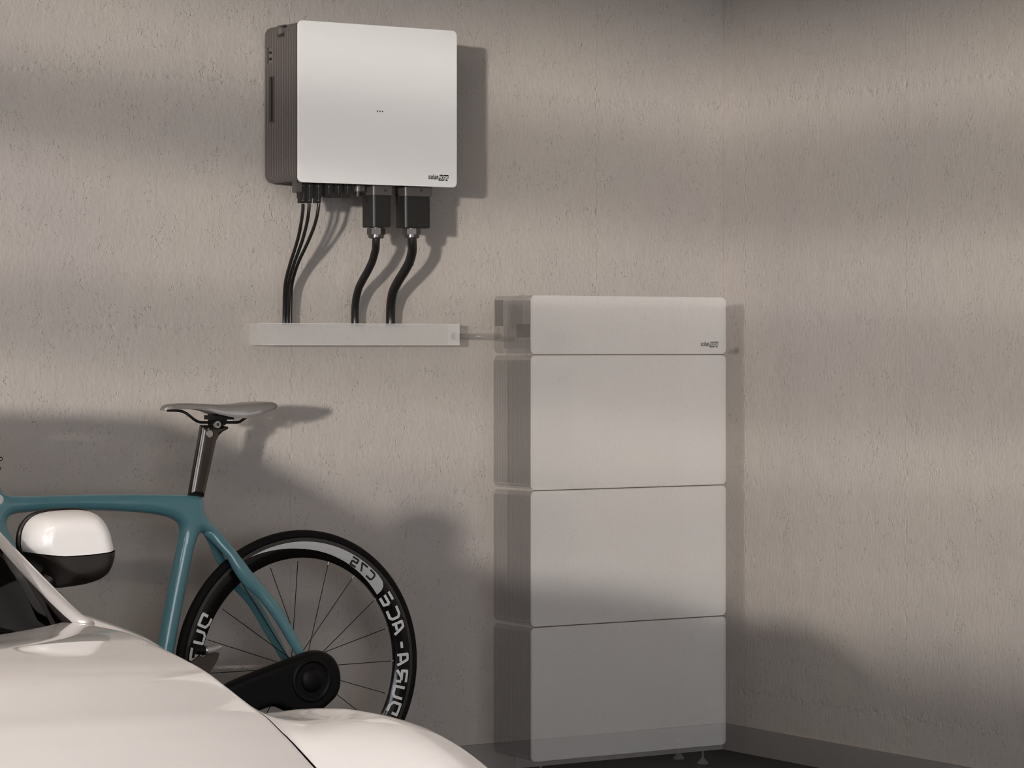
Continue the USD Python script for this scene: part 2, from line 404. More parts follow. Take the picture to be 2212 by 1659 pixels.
slot_z0, slot_z1 = on_y(584, 264, -.04)[2], on_y(584, 168, -.04)[2]
for k in range(NF):
    y = -.016 - (NF - 1 - k) * pitch          # k = 0 the fin just behind the front cover
    m = ext_y(rrect(bX0, bX1, bZ0, bZ1, .022), y - .0040, y)
    cuts = []
    j = NF - k                                # counted from the wall
    if j in (6, 7, 8): cuts.append(bx(bX0 - .02, bX0 + .013, y - .02, y + .02, bZ1 - .034, bZ1 + .02))
    if j in (2, 3): cuts.append(bx(bX0 - .02, bX0 + .006, y - .02, y + .02, 1.833, 1.873))
    if j in (3, 4): cuts.append(bx(bX0 - .02, bX0 + .02, y - .02, y + .02, slot_z0, slot_z1))
    part(inv, 'cooling_fin', cut(m, *cuts) if cuts else m, 'fin_metal', 30)
yj = lambda j: -.016 - (j - 1) * pitch - .0026
st = LineString([(yj(3.5), slot_z0 + .008), (yj(3.5), slot_z1 - .008)])
h = part(inv, 'handle_recess', ext_x(st.buffer(.0125).difference(st.buffer(.0092)), bX0 - .0015, bX0 + .012), 'grey_alloy', 30, label='long rounded handle slot in the ribbed side')
part(h, 'recess_floor', ext_x(st.buffer(.010), bX0 + .0045, bX0 + .0095), 'satin_black', 30)
part(inv, 'label_plate', bx(bX0 + .0045, bX0 + .0095, yj(3) - .006, yj(2) + .004, 1.833, 1.873), 'fin_metal', False)
for z in (1.860, 1.844):
    part(inv, 'screw', cyl((bX0 + .005, yj(2.7), z), (bX0 + .0005, yj(2.7), z), .0034, 14), 'ink_black')
lt = part(inv, 'hanging_lug', ext_x(LineString([(yj(8) - .004, bZ1 - .033), (yj(6) + .004, bZ1 - .033), (yj(6) + .004, bZ1 - .004), (yj(8) - .004, bZ1 - .004)]).buffer(.002), bX0 + .003, bX0 + .012), 'grey_alloy', False)
part(lt, 'bolt', cyl((bX0 + .010, yj(7), bZ1 - .016), (bX0 - .001, yj(7), bZ1 - .016), .010, 18), 'fin_metal')
for k in range(3):
    q = on_y(815 + 5.6 * k, 240.3 + .2 * k, Yp)
    part(inv, 'status_light', cyl((q[0], Yp + .001, q[2]), (q[0], Yp - .0006, q[2]), .0017, 12), 'ink_black')

def wordmark(parent, xa, xb, xm, zb, h, y, dark, pale):
    """The two-part wordmark: first half dark letters, second half pale letters on a dark slanted block."""
    s = meshkit.text_mesh('solar', h, .0006, bold=True)
    e = meshkit.text_mesh('edge', h, .0006, bold=True)
    def lay(m, x0, x1, y):
        v = m.vertices.copy(); v[:, 0] = x0 + (v[:, 0] - v[:, 0].min()) / (v[:, 0].max() - v[:, 0].min()) * (x1 - x0)
        return trimesh.Trimesh(np.c_[v[:, 0], y - v[:, 2], zb + v[:, 1]], m.faces, process=False)
    lg = part(parent, 'logo', lay(s, xa, xm - (xb - xa) * .012, y), dark, False, label='small dark two-part wordmark at the lower right')
    w = xb - xm
    block = Polygon([(xm - .02 * w, zb - .30 * h), (xb - .10 * w, zb - .30 * h), (xb - .06 * w, zb + .2 * h), (xb, zb + .2 * h), (xb, zb + 1.02 * h), (xm + .10 * w, zb + 1.02 * h), (xm + .07 * w, zb + .5 * h), (xm, zb + .5 * h)])
    part(lg, 'logo_block', ext_y(block, y - .0005, y + .0002), dark, False)
    part(lg, 'logo_letters', lay(e, xm + .06 * w, xb - .05 * w, y - .0004), pale, False)
q0, q1, q2 = on_y(925.5, 386.5, Yp), on_y(968.5, 386.5, Yp), on_y(947.5, 386.5, Yp)
wordmark(inv, q0[0], q1[0], q2[0], q0[2], .0116, Yp, 'ink_black', 'ink_white')

# underside: plugs, port, terminal boxes, glands
def at(px, py, y): return on_y(px, py, y)
yq = -.165
part(inv, 'mounting_tab', ext_x(rrect(yq - .012, yq + .012, at(640, 416.5, yq)[2], Z0 + .004, .005), at(636, 400, yq)[0], at(647, 400, yq)[0]), 'grey_alloy', 30)
for k, (a, b, bot) in enumerate(((648.3, 660.8, 438.4), (662, 675.6, 438.4), (681.5, 694.8, 438.4), (702.5, 718, 427), (723, 738.5, 427), (744, 758, 428))):
    xa, xb, zb = at(a, 400, yq)[0], at(b, 400, yq)[0], at(a, bot, yq)[2]
    xm = (xa + xb) / 2
    pl = part(inv, 'plug', cat_([ext_y(rrect(xa, xb, zb + .012, Z0 + .012, .002, 3), yq, yq + .018), ext_y(rrect(xa + .0012, xb - .0012, zb, zb + .016, .001, 2), yq + .002, yq + .016)]), 'black_plastic', False)
    part(pl, 'ridge', bx(xm - .0007, xm + .0007, yq - .0012, yq + .001, zb + .010, Z0 - .008), 'grey_alloy', False)
    for z in ([Z0 - .006, zb + .007] if k < 3 else [Z0 - .006]):
        part(pl, 'pin', cyl((xm - .001, yq + .002, z), (xm - .001, yq - .0012, z), .0016, 10), 'screw_metal')
    part(inv, 'plug_socket', bx(xb, xb + .008, yq + .006, yq + .03, zb + .018, Z0 + .012), 'black_plastic', False)
c = at(774, 400, -.15)
part(inv, 'cable_port', cat_([cyl((c[0], -.15, at(774, 414, -.15)[2]), (c[0], -.15, Z0 + .012), .0115, 24), bx(c[0], c[0] + .0125, -.1605, -.135, at(774, 413, -.15)[2], Z0 + .012)]), 'grey_alloy')
part(inv, 'port_plug', cyl((c[0] + .002, -.145, at(774, 424, -.15)[2]), (c[0] + .002, -.145, at(774, 413, -.15)[2]), .009, 18), 'black_plastic')
glands = []
for (xl_, xf, xr, zt, zb_, fl, fr, scx, gl) in ((782.5, 807, 846.5, 421, 489, 786, 851, 831, 812.5), (855, 876, 932, 423, 490.5, 862, 936, 909, 889)):
    yf = -.176
    xa, xb = at(xf, 450, yf)[0], at(xr, 450, yf)[0]
    xL = xa - .002
    dep = (xf - xl_) / 77 * .187
    zt_, zb2 = at(xf, zt, yf)[2], at(xf, zb_, yf)[2]
    def rounded(x0, x1, y0, y1, r): return sbox(x0 + r, y0 + r, x1 - r, y1 - r).buffer(r, quad_segs=6)
    m = trimesh.creation.extrude_polygon(rounded(xL, xb, yf, yf + dep, .010), zt_ - zb2, engine='earcut'); m.apply_translation([0, 0, zb2])
    tb = part(inv, 'terminal_box', m, 'black_plastic', 30)
    part(tb, 'box_latch', bx(xL - .003, xL + .002, yf + dep * .55, yf + dep * .8, zt_ - .022, zt_ + .006), 'black_plastic', False)
    part(tb, 'box_lip', (lambda q: (q.apply_translation([0, 0, zb2 - .0015]), q)[1])(trimesh.creation.extrude_polygon(rounded(xL + .003, xb - .003, yf + .003, yf + dep - .003, .004), .003, engine='earcut')), 'black_plastic', 30)
    m = trimesh.creation.extrude_polygon(rounded(xL - .001, xb + .004, yf - .002, yf + dep + .002, .007), Z0 + .012 - zt_, engine='earcut'); m.apply_translation([0, 0, zt_])
    fl_ = part(inv, 'flange', m, 'grey_alloy', 30, label='grey metal collar above the black terminal box')
    z = at(scx, 411.5, yf)[2]; xs_ = at(scx, 411.5, yf)[0]
    part(fl_, 'screw', cyl((xs_, yf + .001, z), (xs_, yf - .0035, z), .0036, 16), 'gland_metal')
    part(fl_, 'screw_slot', cyl((xs_, yf - .003, z), (xs_, yf - .0038, z), .0019, 10), 'ink_black')
    yg = yf + dep / 2
    xg = at(gl, 500, yg)[0]
    g = part(inv, 'cable_gland', cyl((xg, yg, zb2 - .0035), (xg, yg, zb2), .0155, 24), 'gland_metal')
    part(g, 'hex_nut', cyl((xg, yg, at(gl, 507, yg)[2]), (xg, yg, zb2 - .003), .0232, 6), 'gland_metal', False)
    part(g, 'dome_nut', tube([(xg, yg, at(gl, 515.5, yg)[2]), (xg, yg, at(gl, 513, yg)[2]), (xg, yg, at(gl, 505, yg)[2])], [.0165, .0200, .0200], 24), 'gland_metal')
    glands.append((xg, yg, at(gl, 514, yg)[2]))

# ------------------------------------------------------------------ cables down to the tray
ZT = 1.1805                                   # top of the cable tray
def cable(name, label, pts, r, ya, yb, group):
    n = len(pts); q = []
    for i, (px, py) in enumerate(pts):
        t = i / (n - 1); s = t * t * (3 - 2 * t)
        q.append(on_y(px, py, ya + (yb - ya) * s))
    end = q[-1].copy(); end[2] = ZT - .004; q[-1][2] = max(q[-1][2], ZT + .002); q.append(end)
    single(name, tube(spline(q, 60), r, 14), 'black_rubber', label, 'cable', group)
thin = [[(654.5, 440.6), (654, 456), (650, 484), (644.6, 511), (636, 541), (626.6, 570), (619, 598), (615, 627), (614, 665), (613.7, 694)],
        [(668, 439.6), (666.5, 460), (662.7, 482.5), (655, 513), (645.6, 541), (635, 570), (626.6, 598), (622, 627), (621, 665), (620.5, 694)],
        [(688.4, 439.6), (686, 460), (680.7, 482.5), (671, 509), (659, 536), (647.5, 560), (638, 585), (631, 612), (628.5, 646), (627.5, 694)]]
for k, p in enumerate(thin):
    cable('thin_cable', ['leftmost of the three thin black cables under the wall box', 'middle one of the three thin black cables under the wall box', 'rightmost of the three thin black cables under the wall box'][k], p, .0043, -.156, -.038, 'thin cables')
cable('thick_cable', 'left one of the two thick black cables, slimmer', [(812.6, 513), (812, 528), (810.7, 541), (805, 562), (795.6, 583), (784, 604), (774.7, 623), (769, 646), (767, 668.6), (766.7, 694)], .0100, glands[0][1], -.034, 'thick cables')
cable('thick_cable', 'right one of the two thick black cables, fatter', [(889.6, 513), (890.5, 530), (890, 545), (885, 564), (873, 587), (860, 608), (850.6, 627), (846, 646), (844, 669), (843.6, 694)], .0122, glands[1][1], -.034, 'thick cables')

# ------------------------------------------------------------------ see-through cable tray, conduit and battery tower
def open_box(x0, x1, y0, y1, z0, z1):         # front, left, right, top and bottom faces of a channel set against the wall
    v = np.array([[x, y, z] for x in (x0, x1) for y in (y0, y1) for z in (z0, z1)])
    q = [(0, 4, 5, 1), (2, 0, 1, 3), (4, 6, 7, 5), (1, 5, 7, 3), (2, 6, 4, 0)]
    V, f = [], []
    for a in q:
        k = len(V); V += [v[i] for i in a]; f += [[k, k + 1, k + 2], [k, k + 2, k + 3]]
    return trimesh.Trimesh(np.array(V), np.array(f), process=False)
tx0, tx1 = -1.485, -.903
tray = thing('cable_tray', 'see-through pale cable tray on the wall below the hanging cables', 'cable tray', ((tx0 + tx1) / 2, 0, 1.126))
part(tray, 'channel', open_box(tx0, tx1, -.06, 0, 1.126, ZT), 'ghost_white', False)
part(tray, 'channel_rim', cat_([bx(tx0, tx1, -.0606, -.0585, ZT - .0012, ZT + .0004), bx(tx0, tx1, -.0606, -.059, 1.1255, 1.1268)]), 'ghost_white', False)

BYF, BYB = -.28, -.092                        # front and back of the tower
b0, b1 = on_y(1148, 900, BYF)[0], on_y(1568, 900, BYF)[0]
zs = [on_y(1148, p, BYF)[2] for p in (636, 766.5, 1060.5, 1356, 1648)]
cz = on_y(1040, 726.5, -.03)[2]
cond = thing('conduit_pipe', 'short see-through conduit between the tray and the battery tower', 'pipe', (tx1, -.03, cz))
part(cond, 'pipe', tube([(tx1 - .004, -.03, cz), (b0 - .02, -.03, cz), (b0 + .004, -.045, cz), (b0 + .016, BYB - .012, cz)], .0075, 16), 'ghost_foot')
part(cond, 'collar', tube([(tx1, -.03, cz), (tx1 + .012, -.03, cz)], .0105, 16), 'ghost_foot')
def module(name, label, z0, z1, top):
    t = thing(name, label, 'battery', ((b0 + b1) / 2, (BYF + BYB) / 2, z0), group='stacked battery units')
    g = .0016
    part(t, 'front_panel', rplate(b0, b1, BYF, BYF + .004, z0 + g, z1 - g, .0125), 'ghost_white', 30)
    if not top: part(t, 'top_joint', bx(b0 + .008, b1 - .008, BYF + .0006, BYF + .003, z1 - .0008, z1 + .0008), 'ghost_ink', False)
    # ribbed left side, rounded at its back corners
    n, yA, yB = 14, BYF + .010, BYB
    side = rrect(yA - .02, yB, z0 + .004, z1 - .002, .016).intersection(sbox(yA - .006, z0, yB, z1))
    yy = np.array(side.exterior.coords)
    v = [[b0 + .006, a, b] for a, b in yy[:-1]] + [[b0 + .006, (yA + yB) / 2, (z0 + z1) / 2]]
    k = len(v) - 1
    f = [[i, (i + 1) % k, k] for i in range(k)]
    part(t, 'side_cover', trimesh.Trimesh(np.array(v), np.array(f), process=False), 'ghost_dark', False)
    p = (yB - yA) / n
    for i in range(n):
        y = yA + p * (i + .5)
        if top and i >= n - 4: continue
        lo, hi = z0 + .016, z1 - .014
        spans = [(lo, hi)]
        if top and i < 5: spans = [(lo, z0 + .042), (z0 + .082, hi)]
        for a, b in spans:
            part(t, 'side_rib', ext_y(rrect(b0 + .001, b0 + .0062, a, b, .0022, 3), y - .0016, y + .0016), 'ghost_rib', False)
    if top:
        part(t, 'latch_cover', bx(b0 + .001, b0 + .0055, yA + .006, yA + .062, z0 + .044, z0 + .080), 'ghost_dark', False)
        part(t, 'connection_cover', bx(b0 + .001, b0 + .0055, yB - .046, yB - .012, z0 + .075, z1 - .012), 'ghost_dark', False)
        part(t, 'top_cover', bx(b0 + .012, b1 - .012, yA, yB, z1 - .006, z1 - .004), 'ghost_clear', False)
    else:
        part(t, 'bottom_trim', bx(b0 + .002, b0 + .006, yA, yB - .01, z0 + .010, z0 + .0125), 'ghost_rib', False)
    v = np.array([[b1 - .006, yA, z0 + .004], [b1 - .006, yB, z0 + .004], [b1 - .006, yB, z1 - .002], [b1 - .006, yA, z1 - .002]])
    part(t, 'end_cover', trimesh.Trimesh(v, [[0, 1, 2], [0, 2, 3]], process=False), 'ghost_clear', False)
    return t
m3 = module('battery_module', 'see-through battery unit at the bottom of the tower, standing on feet', zs[4], zs[3], False)
for (px, py, y) in ((1518, 1652, -.226), (1466, 1640, -.112), (1118, 1662, -.112), (1168, 1674, -.226)):
    q = on_y(px, py, y); x = q[0]
    f = part(m3, 'levelling_foot', tube([(x, y, .0), (x, y, .004), (x, y, .012), (x, y, .018), (x, y, .019)], [.0135, .0155, .010, .0045, .003], 20), 'ghost_foot')
    part(f, 'foot_stem', cyl((x, y, .018), (x, y, zs[4] - .004), .0028, 12), 'ghost_foot')
    part(f, 'foot_nut', cyl((x, y, zs[4] - .008), (x, y, zs[4] + .003), .0065, 6), 'ghost_foot', False)
module('battery_module', 'see-through battery unit second from the bottom of the tower', zs[3], zs[2], False)
module('battery_module', 'see-through battery unit just under the narrow top unit', zs[2], zs[1], False)
m0 = module('battery_top_unit', 'narrow see-through unit on top of the battery tower, with wordmark', zs[1], zs[0], True)
q0, q1, q2 = on_y(1513.5, 747.5, BYF), on_y(1551.5, 747.5, BYF), on_y(1533, 747.5, BYF)
wordmark(m0, q0[0], q1[0], q2[0], q0[2], .0116, BYF, 'ghost_ink', 'ghost_ink_pale')

# ------------------------------------------------------------------ the bicycle
YB = -.23
WR = .336
wc = (on_y(645, 1454, YB)[0], WR)
bike = thing('bicycle', 'teal road bicycle with deep black rims standing along the back wall', 'bicycle', (wc[0] - .5, YB, 0))
outer = [(-60, 985), (-22, 985), (-14, 1025), (0, 1056), (9, 1066), (22, 1070), (60, 1071), (150, 1068), (250, 1066), (350, 1067), (405, 1068.5), (438, 1072), (439.5, 1098), (446, 1118), (461, 1133), (478, 1152), (494, 1174), (500, 1190), (490, 1199), (478, 1190), (461, 1171), (447, 1158), (436, 1150), (428, 1152), (419, 1180), (410, 1220), (398, 1280), (385, 1350), (374, 1410), (360, 1490), (352, 1530), (318, 1533), (296, 1508), (220, 1430), (80, 1300), (-75, 1185), (-92, 1150), (-84, 1100)]
hole = [(15, 1118), (25, 1111), (50, 1107), (100, 1103.5), (180, 1102), (250, 1104), (320, 1109), (360, 1116), (380, 1126), (387, 1136), (388, 1150), (383, 1178), (372, 1230), (358, 1300), (345, 1370), (332, 1440), (322, 1468), (306, 1462), (200, 1350), (100, 1250), (38, 1180), (20, 1155), (12, 1135)]
fp = Polygon(chaikin(xz(outer, YB), 2), [chaikin(xz(hole, YB), 2)])
part(bike, 'frame', inflate(fp, YB, .019, .0225, .006, 7), 'bike_teal', True, label='glossy teal carbon frame')
def stay(pts, off):
    n = len(pts); P, R = [], []
    for i, ((ax, ay), (bx_, by)) in enumerate(pts):
        y = YB + off[i]
        a, b = on_y(ax, ay, y), on_y(bx_, by, y)
        P.append((a + b) / 2); R.append(np.linalg.norm((a - b)[[0, 2]]) / 2)
    S = spline(np.c_[np.array(P), np.array(R)], 40)
    return tube(S[:, :3], S[:, 3], 18, squash=(.62, 1.0))
near = [((461, 1133), (437, 1152)), ((478, 1152), (458, 1171)), ((494, 1173), (474, 1187)), ((512, 1194), (490, 1206)), ((531, 1220), (503, 1230)), ((551, 1246), (522, 1257)), ((575, 1273), (551, 1284)), ((590, 1293), (566, 1301)), ((605, 1316), (580, 1315)), ((620, 1341), (597, 1340)), ((636, 1371), (614, 1368)), ((656, 1408), (638, 1412)), ((668, 1440), (654, 1445))]
part(bike, 'seat_stay', stay(near, [-.004, -.010, -.018, -.024, -.028, -.032, -.036, -.040, -.044, -.048, -.052, -.056, -.058]), 'bike_teal', True)
far = [((455, 1130), (437, 1150)), ((470, 1165), (450, 1172)), ((482, 1195), (464, 1205)), ((495, 1225), (478, 1232)), ((520, 1254), (500, 1266)), ((551, 1286), (530, 1299)), ((573, 1320), (552, 1332)), ((590, 1354), (570, 1364)), ((607, 1386), (589, 1394)), ((624, 1420), (608, 1426)), ((640, 1450), (628, 1456))]
part(bike, 'seat_stay', stay(far, [.006, .014, .022, .028, .034, .040, .046, .050, .054, .058, .060]), 'bike_teal', True)
bb = on_y(336, 1510, YB)
for s in (-1, 1):
    part(bike, 'chain_stay', tube([(bb[0], YB + s * .03, bb[2]), (bb[0] + .15, YB + s * .045, bb[2] - .012), (bb[0] + .26, YB + s * .052, bb[2] + .012), (wc[0], YB + s * .058, wc[1])], [.016, .012, .011, .009], 14), 'bike_teal', True)
# wheels
def bike_wheel(xc_, decals):
    c = (xc_, WR)
    t = np.linspace(-2.1, 2.1, 13)
    tyre = part(bike, 'tyre', lathe_y([(WR - .0125 + .0125 * math.cos(a), YB + .0125 * math.sin(a)) for a in t], c, 128), 'tyre_rubber', True)
    hw = [(.3175, .0112), (.309, .0115), (.300, .0118), (.290, .0112), (.279, .0092), (.2705, .0062), (.268, .003)]
    rim = part(bike, 'rim', lathe_y([(r, YB - y) for r, y in hw] + [(r, YB + y) for r, y in hw[::-1]], c, 128), 'carbon_gloss', 35)
    for s in (-1, 1):
        part(rim, 'brake_track', lathe_y([(.3176, YB + s * .0113), (.3098, YB + s * .0116), (.3098, YB + s * .0121), (.3176, YB + s * .0118)], c, 128), 'brake_track', 35)
    hub = part(bike, 'hub', cat_([cyl((xc_, YB - .052, WR), (xc_, YB + .052, WR), .011, 20), cyl((xc_, YB - .036, WR), (xc_, YB - .030, WR), .022, 24), cyl((xc_, YB + .030, WR), (xc_, YB + .036, WR), .022, 24)]), 'satin_black')
    for k in range(20):
        a = math.radians(k * 18 + (0 if decals else 7)); s = -1 if k % 2 else 1
        b = a + (.10 if (k // 2) % 2 else -.10)
        p0 = (xc_ + .021 * math.sin(b), YB + s * .032, WR + .021 * math.cos(b)); p1 = (xc_ + .272 * math.sin(a), YB + s * .002, WR + .272 * math.cos(a))
        sp = part(bike, 'spoke', cyl(p0, p1, .00095, 6), 'satin_black')
        d = (np.array(p1) - p0) / np.linalg.norm(np.array(p1) - p0)
        part(sp, 'nipple', cyl(np.array(p1) - d * .012, p1, .0017, 6), 'steel')
    return rim, c
rim, c = bike_wheel(wc[0], True)
rs = np.array([.268, .2705, .279, .290, .300, .309, .3175]); ws = np.array([.003, .0062, .0092, .0112, .0118, .0115, .0112])
def on_rim(poly, name, m, lift, label=None):
    """A decal given in (angle in degrees clockwise from the top, radius), laid on the near face of the rim."""
    out = []
    for g in getattr(poly, 'geoms', [poly]):
        g = g.segmentize(1.0) if g.length > 6 else g
        v, f = trimesh.creation.triangulate_polygon(Polygon([(a, r * 100) for a, r in g.exterior.coords], [[(a, r * 100) for a, r in h.coords] for h in g.interiors]), engine='earcut')
        mm = trimesh.Trimesh(np.c_[v, np.zeros(len(v))], f, process=False)
        for _ in range(3): mm = mm.subdivide_to_size(1.2, max_iter=12)
        a, r = np.radians(mm.vertices[:, 0]), mm.vertices[:, 1] / 100
        V = np.c_[c[0] + r * np.sin(a), YB - np.interp(r, rs, ws) - lift, c[1] + r * np.cos(a)]
        F = mm.faces
        n = np.cross(V[F[:, 1]] - V[F[:, 0]], V[F[:, 2]] - V[F[:, 0]])
        F = np.where((n[:, 1] > 0)[:, None], F[:, ::-1], F)
        out.append(trimesh.Trimesh(V, F, process=False))
    part(rim, name, cat_(out), m, False, label=label)
band = [(a, .3085) for a in range(-27, 47, 2)] + [(49, .3065), (51, .300), (52, .290), (52.3, .2745)] + [(a, r) for a, r in ((50, .2752), (45, .2768), (38, .2790), (30, .2815), (20, .2845), (10, .2875), (0, .2905), (-8, .2950), (-16, .3005), (-23, .3058))]
on_rim(Polygon(band).buffer(0), 'rim_decal', 'decal_silver', .0005, 'pale silver swoosh on the rim')
GL = {'D': [[(0, 0), (.5, 0), (.85, .25), (.85, 1), (0, 1), (0, .45)]], 'U': [[(0, 1), (0, .2), (.2, 0), (.85, 0), (.85, 1)]], 'R': [[(0, 0), (0, .5)], [(0, 1), (.85, 1), (.85, .5), (.1, .5)], [(.35, .5), (.9, 0)]],
      'A': [[(0, 0), (.45, 1), (.85, 1), (.85, 0)], [(.3, .32), (.85, .32)]], '-': [[(.1, .5), (.6, .5)]], 'C': [[(.85, 1), (.2, 1), (0, .8), (0, .2), (.2, 0), (.85, 0)]],
      'E': [[(.85, 1), (.12, 1)], [(.85, .5), (0, .5)], [(0, .5), (.12, 0), (.85, 0)]],
      '7': [[(0, 1), (.85, 1), (.4, 0)]], '5': [[(.9, 1), (.1, 1), (.1, .52), (.8, .52), (.8, 0), (0, 0)]]}
def rim_text(text, a0, da, r0, hgt, wdt, stroke, name, m, lift, label):
    """Letters that run anticlockwise from a0 degrees, their tops outward (as the photograph shows them, mirrored)."""
    polys = []
    for k, ch in enumerate(text):
        s = []
        for line in GL[ch]:
            s.append(LineString([(x * wdt, y * hgt) for x, y in line]).buffer(stroke / 2, cap_style='flat', join_style='round', quad_segs=2))
        g = unary_union(s)
        polys.append(affinity.affine_transform(g, [-180 / math.pi / (r0 + hgt / 2), 0, 0, 1, a0 - da * k, r0]))
    on_rim(unary_union(polys), name, m, lift, label)
rim_text('C75', 44.0, 5.6, .2845, .0185, .0225, .0048, 'rim_lettering', 'ink_black', .0011, 'dark lettering on the silver swoosh, reading mirrored')
rim_text('DURA-ACE', 116.5, 8.05, .2755, .0275, .0315, .0070, 'rim_lettering', 'decal_white', .0007, 'white lettering on the right of the rim, reading mirrored')
rim_text('DURA-ACE', -61.5, 8.05, .2755, .0275, .0315, .0070, 'rim_lettering', 'decal_white', .0007, 'white lettering on the left of the rim, reading mirrored')
fx = wc[0] - .985
bike_wheel(fx, False)
# fork, stem, bars (just outside the picture)
ht = on_y(-42, 985, YB); hb = on_y(-82, 1180, YB)
for s in (-1, 1):
    part(bike, 'fork_blade', tube([(hb[0], YB + s * .02, hb[2] + .01), (hb[0] - .01, YB + s * .045, hb[2] - .06), (fx, YB + s * .05, WR)], [.016, .014, .009], 14), 'bike_teal', True)
part(bike, 'stem', tube([(ht[0], YB, ht[2] - .01), (ht[0] + .004, YB, ht[2] + .03), (ht[0] - .09, YB, ht[2] + .045)], [.017, .017, .015], 16), 'satin_black')
hx, hz = ht[0] - .09, ht[2] + .045
bar = [(hx + .02, -.19, hz - .13), (hx - .06, -.19, hz - .11), (hx - .085, -.185, hz - .05), (hx - .05, -.18, hz), (hx, -.16, hz), (hx, 0, hz), (hx, .16, hz), (hx - .05, .18, hz), (hx - .085, .185, hz - .05), (hx - .06, .19, hz - .11), (hx + .02, .19, hz - .13)]
part(bike, 'handlebar', tube(spline([(x, YB + y, z) for x, y, z in bar], 70), .0135, 12, up=(0, 0, 1)), 'satin_black')
for k, (px, py, r) in enumerate(((2.0, 991.5, .0048), (-1.5, 1012.5, .0044))):
    q = on_y(px, py, YB - .03)
    o = part(bike, 'cable_stop', cat_([cyl((q[0], YB - .03, q[2]), (q[0], YB - .012, q[2]), r, 18), tube([(q[0], YB - .014, q[2]), (ht[0] + .02, YB - .008, ht[2] + .012 - .012 * k)], .003, 8)]), 'satin_black')
    part(o, 'cable_end', cyl((q[0], YB - .0305, q[2]), (q[0], YB - .028, q[2]), r * .55, 14), 'steel')
q = on_y(-3, 1080, YB - .017)
part(bike, 'head_badge', inflate(Point(q[0], q[2]).buffer(.0125), YB - .017, .004, .006, .0015, 4), 'decal_white', True, label='round white badge on the head tube')
# seat post, clamp, saddle
post = [(432, 918), (425, 960), (405.4, 1071), (439.4, 1075), (455, 1005), (466.5, 952), (472, 941), (480, 933), (492, 927), (492, 921.5), (470, 919)]
part(bike, 'seat_post', inflate(Polygon(xz(post, YB)), YB, .0125, .0135, .003, 7), 'dark_chrome', True, label='dark polished seat post')
hd = on_y(470, 908, YB)
cl = part(bike, 'saddle_clamp', cat_([cyl((hd[0], YB - .024, hd[2]), (hd[0], YB + .024, hd[2]), .0135, 24), bx(hd[0] - .022, hd[0] + .03, YB - .028, YB + .028, hd[2] + .002, hd[2] + .012), bx(hd[0] - .02, hd[0] - .004, YB - .012, YB + .012, hd[2] - .016, hd[2] + .016)]), 'satin_black')
q = on_y(469, 917, YB - .026)
part(cl, 'clamp_bolt', cat_([cyl((q[0], YB - .03, q[2]), (q[0], YB - .02, q[2]), .0085, 20)]), 'screw_metal')
part(cl, 'bolt_socket', cyl((q[0], YB - .0305, q[2]), (q[0], YB - .028, q[2]), .004, 6), 'ink_black')
q = on_y(452, 937, YB - .014)
part(bike, 'post_bolt', cyl((q[0], YB - .017, q[2]), (q[0], YB - .008, q[2]), .0085, 20), 'screw_metal')
TOPP = np.array([(348.5, 882), (352, 877), (361, 873.6), (385, 871), (411, 871), (434, 872), (458, 873.6), (483, 873.6), (507, 872), (531.6, 869), (561, 867), (574, 868), (579, 871), (580, 874)])
BOTP = np.array([(348.5, 887), (361, 884.5), (385, 883.5), (417.6, 884), (442, 888), (458, 894), (483, 900.5), (499, 902.5), (515, 902), (531.6, 897), (554, 887.5), (574, 880.5), (580, 877.5)])
SX = np.linspace(348.6, 579.9, 56)
wid = np.interp(SX, [348.6, 352, 365, 400, 440, 480, 510, 540, 565, 575, 579.9], [.006, .013, .018, .021, .027, .043, .058, .067, .066, .058, .040])
def sec(px, wd):
    zt = on_y(px, np.interp(px, TOPP[:, 0], TOPP[:, 1]), YB); zb = on_y(px, np.interp(px, BOTP[:, 0], BOTP[:, 1]), YB)
    x, zt, zb = zt[0], zt[2], zb[2]
    h = zt - zb; th = .004
    out = [(-1.0, 0), (-1.0, .35), (-.97, .62), (-.88, .84), (-.70, .95), (-.4, .99), (0, 1.0), (.4, .99), (.70, .95), (.88, .84), (.97, .62), (1.0, .35), (1.0, 0)]
    ins = [(.95, 0.02), (.86, .58), (.6, .72), (0, .78), (-.6, .72), (-.86, .58), (-.95, 0.02)]
    return [(x, YB + a * wd, zb + b * h) for a, b in out] + [(x, YB + a * wd, zb + b * h) for a, b in ins]
S = np.array([sec(p, w) for p, w in zip(SX, wid)])
def closed_end(q, dx): c_ = q.mean(0); return [np.array([dx * k, 0, 0]) + c_ + (q - c_) * m_ for k, m_ in ((.5, .8), (.85, .45), (1, .02))]
S = np.array(closed_end(S[0], -.0025)[::-1] + list(S) + closed_end(S[-1], .002)); a, b = S.shape[:2]
f = []
for i in range(a - 1):
    for j in range(b):
        j2 = (j + 1) % b
        f += [[i * b + j, (i + 1) * b + j2, i * b + j2], [i * b + j, (i + 1) * b + j, (i + 1) * b + j2]]
V = list(S.reshape(-1, 3)) + [S[0].mean(0), S[-1].mean(0)]
for j in range(b):
    j2 = (j + 1) % b
    f += [[j, j2, a * b], [(a - 1) * b + j2, (a - 1) * b + j, a * b + 1]]
sadm = trimesh.Trimesh(np.array(V), np.array(f), process=False)
if sadm.volume < 0: sadm.invert()
sad = part(bike, 'saddle', sadm, 'saddle_vinyl', 50, label='grey glossy saddle with a dipped back')
RP = [(361, 886.5), (388, 887.5), (401, 892), (413, 901), (424, 909), (434, 912.4), (450, 912.6), (483, 912.6), (512, 912.6), (517, 911.5), (524, 907), (534, 900.5), (545, 895), (555, 890.5)]
